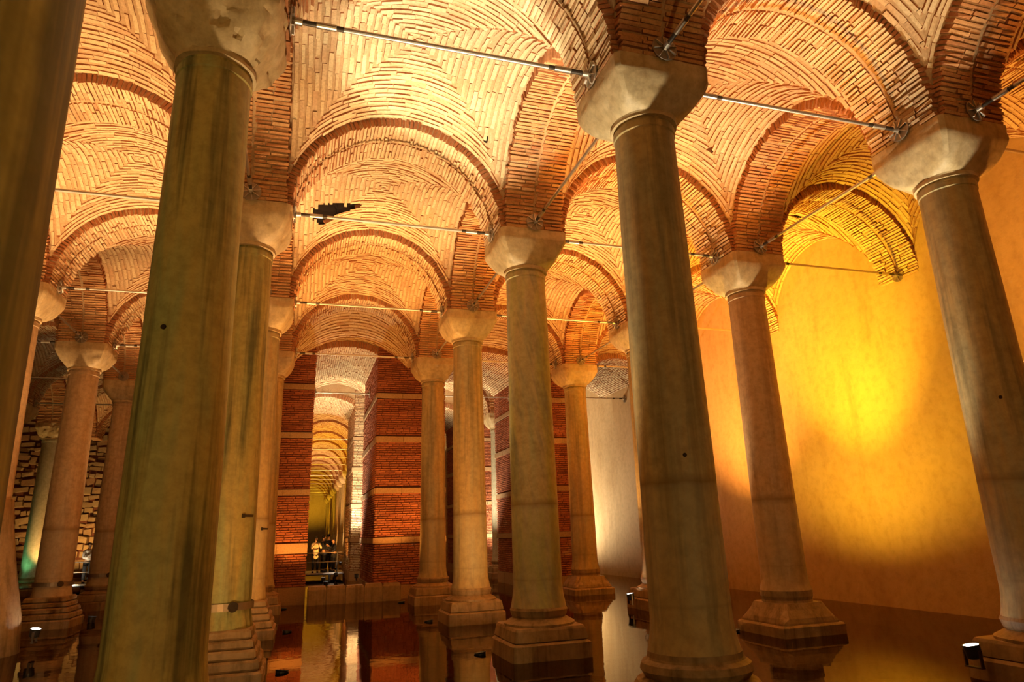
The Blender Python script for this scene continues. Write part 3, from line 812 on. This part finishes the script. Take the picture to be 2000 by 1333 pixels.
# right aisle
lamp(1,-1, .40,.98, (.24,.14), 'p', 700, 40)
lamp(1, 0, .40,.98, (.24,.14), 'o', 3000, 42)
lamp(1, 1, .40,.98, (.24,.14), 'o', 2600, 42)
lamp(1, 2, .40,.98, (.24,.14), 'o', 2000, 42)
lamp(1, 3, .70,.85, (.1,.03), 'o', 400, 90)
lamp(2,-1,-.40,.98, (-.22,.14), 'p', 650, 40)
lamp(2, 0,-.84,.36, (-.12,.08), 'c', 1700, 44, what='lit floodlight on the plinth of the right-edge column', z=-.30)
lamp(2, 1,-.84,.50, (-.12,.06), 'w', 1700, 44, z=ZF)
lamp(2, 2,-.84,.0, (-.12,.06), 'p', 1500, 44, what='lit floodlight low beside the hidden column, mirrored in water', z=-.35)
lamp(2, 3,-.80,.70, (-.12,.05), 'o', 900, 50, z=ZF)
# along the wall
lamp(2, 1, .60,.9, (.42,.16), 'y', 5200, 54, 1.0)
floodlight(10.6, 6.3, ZL, (.18,.04), 'added wide amber fill floodlight in the water before the wall', 'y', 1350, 140, 1.0)  # extra wide lamp added to soften the edge of the wall's light pool
lamp(2, 2, .60,.9, (.38,.12), 'o', 4600, 74, 1.0)
lamp(2, 0, .60,.9, (.40,-.16), 'o', 2400, 66, 1.0)
# left aisles
lamp(-1,0, .88,.40, (.14,.12), 'p', 1800, 46, z=ZF)
lamp(-1,1, .88,.40, (.14,.12), 'p', 2000, 46, z=ZF)
lamp(-1,2, 1.15,.03, (.16,-.10), 'p', 1700, 46, what='lit floodlight in the water at the lower left', z=-.3)
lamp(-1,3, .85,.5, (.12,.10), 'p', 1600, 46, what='lit floodlight between the two pinkish columns')
lamp(0, 0,-.40,.98, (-.24,.14), 'p', 1100, 42)
lamp(0, 1,-.40,.98, (-.24,.14), 'p', 1400, 42)
lamp(0, 2,-.40,.98, (-.24,.14), 'p', 1200, 42)
lamp(-1,3,-.85,.5, (-.12,.1), 'p', 1000, 46)
floodlight(-2.5, 4.2, ZF, (-.25,1.1), 'added fill floodlight in the left aisle behind the big streaked column', 'p', 330, 120, .9)  # unseen lamp added to lift the dark left-hand columns
floodlight(4.75, 5.85, ZL, (.05,.75), 'added amber fill floodlight behind the green-veined column plinth', 'a', 300, 120, .9)  # this and the next three: amber lamps added out of sight to warm shafts
floodlight(.30, 5.85, ZL, (.1,.75), 'added amber fill floodlight behind the half-hidden column plinth', 'a', 300, 120, .9)
floodlight(.20, 1.10, ZL, (.1,.75), 'added amber fill floodlight behind the big streaked column foot', 'a', 220, 120, .9)
floodlight(10.1, 5.85, ZL, (-.1,1.0), 'added amber fill floodlight behind the pinkish wall-side column plinth', 'a', 250, 120, .9)
lamp(-2,6,.9,-1.3, (-.1,.2), 'a', 500, 70)
floodlight(-9.5, 32.0, -.42, (-.1,.6), 'floodlight aimed at the rubble wall', 'a', 500, 110)
lamp(-2,1, .40,.98, (.36,.1), 'p', 600)
# unseen fill floodlights added behind the viewpoint to light the columns' fronts
floodlight(-6.0, -9.5, -.3, (.1,1.5), 'added amber fill floodlight behind the viewpoint at left', 'f', 560, 130, .9)
floodlight(2.9, -11.8, -.3, (.1,1.6), 'added amber fill floodlight behind the viewpoint at right', 'f', 420, 130, .9)
# beyond the piers
floodlight(3.45, 24.4, -.35, (.04,.32), 'glaring floodlight at the foot of the pale brick pier', 'c', 2600, 64)
floodlight(2.1, 21.7, -.42, (0,.02), 'floodlight just beyond the aisle opening', 'c', 1500, 110)
floodlight(2.1, 24.6, -.42, (0,.02), 'second floodlight beyond the aisle opening', 'w', 900, 110)
floodlight(11.2, 25.2, -.42, (.12,-.2), 'floodlight beyond the angled pier aimed at grey-white wall', 'c', 2500, 160)
floodlight(7.2, 22.0, -.42, (.1,.05), 'floodlight beyond the middle pier', 'c', 1300, 100)
floodlight(-8.4, 28.2, -.53, (.25,.75), 'added fill floodlight below the walkway at the far-left visitor', 'w', 80, 90)  # added only to brighten the dark visitor
floodlight(2.4, 102, -.42, (0,.3), 'added very distant fill floodlight before the end wall of the long aisle', 'y', 3500, 120)  # added to lift the dark far end of the aisle
floodlight(2.75, 27.6, -.42, (-.25,.55), 'added fill floodlight below the walkway aimed at the visitors', 'o', 260, 100)  # warm lamp added so the group is not lost in the dark
for k, (u, c) in enumerate([(7,'p'),(8,'o'),(9,'y'),(10,'y'),(11,'p'),(12,'p'),(13,'a'),(15,'y'),(17,'y'),(19,'y')]):
    floodlight(1.0 if k % 2 else 3.8, u*SU+.9, -.42, (.05 if k % 2 else -.05, 0), '%s distant floodlight deep in the long central aisle' % ORD[k+1], c, 1700, 110, group='distant floodlights of the long aisle')
floodlight(-9.9, 6*SU-1.0, -.42, (.05,.1), 'green floodlight at the foot of the yellow-lit column', 'g', 60, 80, green=True)
floodlight(3.0, 33.5, -.42, (.1,.1), 'green floodlight beside the visitors in the aisle', 'g', 200, 90, green=True)

# ------------------------------------------------------------------ rubble wall at far left
w0 = put('wall_left_end', MB().box(-15,-.9,35.2,35.7,-1.2,9.2).mesh('rubble', 'redmortar')); tag(w0, 'rough rubble stone wall lit yellow at the far left end', 'wall', None, 'structure')
R = random.Random(8); recs = []; z = -.9
while z < 8.8:
    h = R.uniform(.22,.45); x = -14.9
    while x < -1:
        l = R.uniform(.22,.7); d = R.uniform(.04,.2); k = R.uniform(.62,1.05); a = R.uniform(-.14,.14)
        recs.append((abs(x+11.5), rec((x+l/2, 35.2-d/2+.02, z+h/2+R.uniform(-.07,.07)), (l/2-.03,0,a*l/2), (-a*h/2,0,h*k/2-.02), (R.uniform(-.03,.03),-d,R.uniform(-.03,.03))))); x += l
    z += h
recs.sort(key=lambda q: q[0])
SM = unit_meshes('rubble')
for k, (_, r) in enumerate(recs[:200]): put('stone', SM[k % 6], w0, mat4=rec_matrix(r))
put('stonework', joined([r for _, r in recs[200:]], 'stonework', 'rubble'), w0)['kind'] = 'stuff'

# ------------------------------------------------------------------ walkway, railing, visitors
wk = put('walkway', None, loc=(-5.5, 29.7, -.43)); tag(wk, 'dark raised walkway crossing the aisles far back', 'walkway')
put('deck', MB().box(-9,8.7,-.9,1.9,-.10,0).mesh('deck', 'black'), wk)
put('edge_strip', MB().box(-9,8.7,-.93,-.9,-.06,.012).mesh('edge_strip', 'steel'), wk)
for k in range(9): put('post', MB().box(-8.4+k*2.05,-8.3+k*2.05,-.6,-.5,-.75,-.1).mesh('post', 'darksteel'), wk)
rl = put('railing', None, loc=(-5.5, 28.9, -.43)); tag(rl, 'thin dark railing along the walkway', 'railing')
m = MB().box(-.02,.02,-.02,.02,.002,.95).mesh('rail_post', 'black')
for k in range(9): put('rail_post', m, rl, loc=(-8.6+k*2.12, 0, 0))
for z in (.93,.5): put('rail', MB().cyl((-8.8,0,z),(8.6,0,z),.02,8).mesh('rail', 'darksteel'), rl)

def skin_mesh(name, pts, edges, mat, sub=2):
    me = bpy.data.meshes.new(name); me.from_pydata([p[:3] for p in pts], edges, []); me.update()
    o = bpy.data.objects.new(name, me); COL.objects.link(o)
    s = o.modifiers.new('skin', 'SKIN'); o.modifiers.new('sub', 'SUBSURF').levels = sub
    for i, p in enumerate(pts):
        d = me.skin_vertices[0].data[i]; d.radius = (p[3], p[4] if len(p) > 4 else p[3]); d.use_root = (i == 0)
    dg = bpy.context.evaluated_depsgraph_get(); ev = o.evaluated_get(dg)
    out = bpy.data.meshes.new_from_object(ev); out.name = name
    bpy.data.objects.remove(o); bpy.data.meshes.remove(me)
    out.materials.clear(); out.materials.append(M[mat])
    out.polygons.foreach_set('use_smooth', [True]*len(out.polygons))
    return out
def person(x, y, z, rot, label, top, bottom, skirt=False, scale=1.0, arms='raise', phone=True, coat=False):
    o = put('person', None, loc=(x, y, z)); o.rotation_euler = (0,0,rot); o.scale = (scale,)*3; tag(o, label, 'person')
    # faces local -y
    if arms == 'raise': el, ha = (.24,-.16,1.18), (.09,-.36,1.40)
    elif arms == 'fold': el, ha = (.26,-.06,1.10), (.06,-.25,1.12)
    else: el, ha = (.25,.02,1.10), (.24,-.08,.86)
    P = [(0,0,.95,.15,.11),(0,.01,1.12,.135,.10),(0,.01,1.30,.165,.11),(0,.01,1.43,.10,.08),(0,-.005,1.50,.05,.05),(0,-.02,1.57,.065,.075),(0,-.02,1.66,.075,.095),(0,-.01,1.72,.05,.06)]
    E = [(0,1),(1,2),(2,3),(3,4),(4,5),(5,6),(6,7)]
    hands = []
    for s in (-1, 1):
        n = len(P); P += [(s*.10,0,.90,.09),(s*.105,-.01,.50,.062),(s*.11,.02,.09,.042),(s*.115,-.10,.035,.038,.03)]; E += [(0,n),(n,n+1),(n+1,n+2),(n+2,n+3)]
        n = len(P); P += [(s*.19,.01,1.38,.055),(s*el[0],el[1],el[2],.043),(s*ha[0],ha[1],ha[2],.028)]; E += [(3,n),(n,n+1),(n+1,n+2)]
        h = n+2; d = Vector(ha)-Vector(el); d.normalize(); hx = Vector((s*ha[0],ha[1],ha[2])); dd = Vector((s*d.x, d.y, d.z))
        n = len(P); c = hx+dd*.06; P.append((*c,.032,.018)); E.append((h,n))
        for k in range(4):
            a = c+dd*.045+Vector((0,0,1)).cross(dd)*(k-1.5)*.018*s; b = a+dd*(.04-.004*abs(k-1.2))+Vector((-s*.012,0,0))
            m_ = len(P); P += [(*a,.010),(*b,.008)]; E += [(n,m_),(m_,m_+1)]
        m_ = len(P); a = c+Vector((-s*.035,0,.015)); P += [(*a,.010)]; E.append((n,m_))
    put('body', skin_mesh('body', P, E, 'skin', 1), o)
    # face features
    for s in (-1, 1): put('eye', MB().cyl((s*.03,-.112,1.645),(s*.03,-.098,1.645),.011,8).mesh('eye', 'hair'), o)
    put('nose', MB().cyl((0,-.10,1.64),(0,-.128,1.60),.010,8,.016).mesh('nose', 'skin'), o)
    put('mouth', MB().box(-.024,.024,-.108,-.095,1.562,1.572).mesh('mouth', 'hair'), o)
    hr = [(0,.03,1.60,.085,.075),(0,.015,1.70,.092,.10),(0,0,1.755,.065,.075)]
    put('hair', skin_mesh('hair', hr, [(0,1),(1,2)], 'hair', 2), o)
    T = [(0,0,.92,.165,.125),(0,.01,1.12,.15,.115),(0,.01,1.30,.18,.125),(0,.01,1.425,.115,.09)]; TE = [(0,1),(1,2),(2,3)]
    if coat: T = [(0,0,.62,.22,.17)]+T; TE = [(0,1),(1,2),(2,3),(3,4)]
    top_i = len(T)-1
    for s in (-1, 1):
        n = len(T); sh, e_ = Vector((s*.19,.01,1.38)), Vector((s*el[0],el[1],el[2]))
        w_ = Vector((s*ha[0],ha[1],ha[2]))
        T += [(*sh,.068),(*(e_),.056),(*(e_.lerp(w_,.8)),.042)]; TE += [(top_i,n),(n,n+1),(n+1,n+2)]
    put('coat' if coat else 'shirt', skin_mesh('shirt', T, TE, top, 2), o)
    B = [(0,0,.97,.16,.12)]; BE = []
    for s in (-1, 1):
        n = len(B); B += [(s*.10,0,.86,.105),(s*.105,-.01,.50,.08),(s*.11,.015,.12,.065)]; BE += [(0,n),(n,n+1),(n+1,n+2)]
    put('trousers', skin_mesh('trousers', B, BE, bottom, 2), o)
    for s in (-1, 1):
        v, f = loft([[(s*.115+.045*math.cos(a), -.05+.12*math.sin(a), zz) for a in [2*math.pi*k/14 for k in range(14)]] for zz in (0,.05,.075)])
        put('shoe', mesh('shoe', v, f, 'black'), o)
    if phone and arms == 'raise': put('phone', MB().box(-.075,.075,-.475,-.465,1.42,1.50).mesh('phone', 'black'), o)
    return o
ZP = -.425
person(1.85, 29.25, ZP, .15, 'person in long cream coat lifting a phone beyond the opening', 'cloth_cream', 'cloth_black', coat=True, scale=.96)
person(2.22, 29.75, ZP, 1.9, 'person in black seen side-on next to the cream coat', 'cloth_black', 'cloth_black', arms='fold')
person(2.50, 30.6, ZP, 2.6, 'person in dark clothes at the back of the group', 'cloth_black', 'cloth_black', arms='down', scale=1.03)
person(2.70, 29.4, ZP, -1.2, 'smaller person in black at the right of the group', 'cloth_black', 'cloth_black', arms='raise', scale=.9)
person(-7.96, 29.4, ZP, .7, 'person in white top and black trousers on the far-left walkway', 'cloth_white', 'cloth_black', arms='fold', scale=1.0)
print('objects', len(bpy.data.objects))
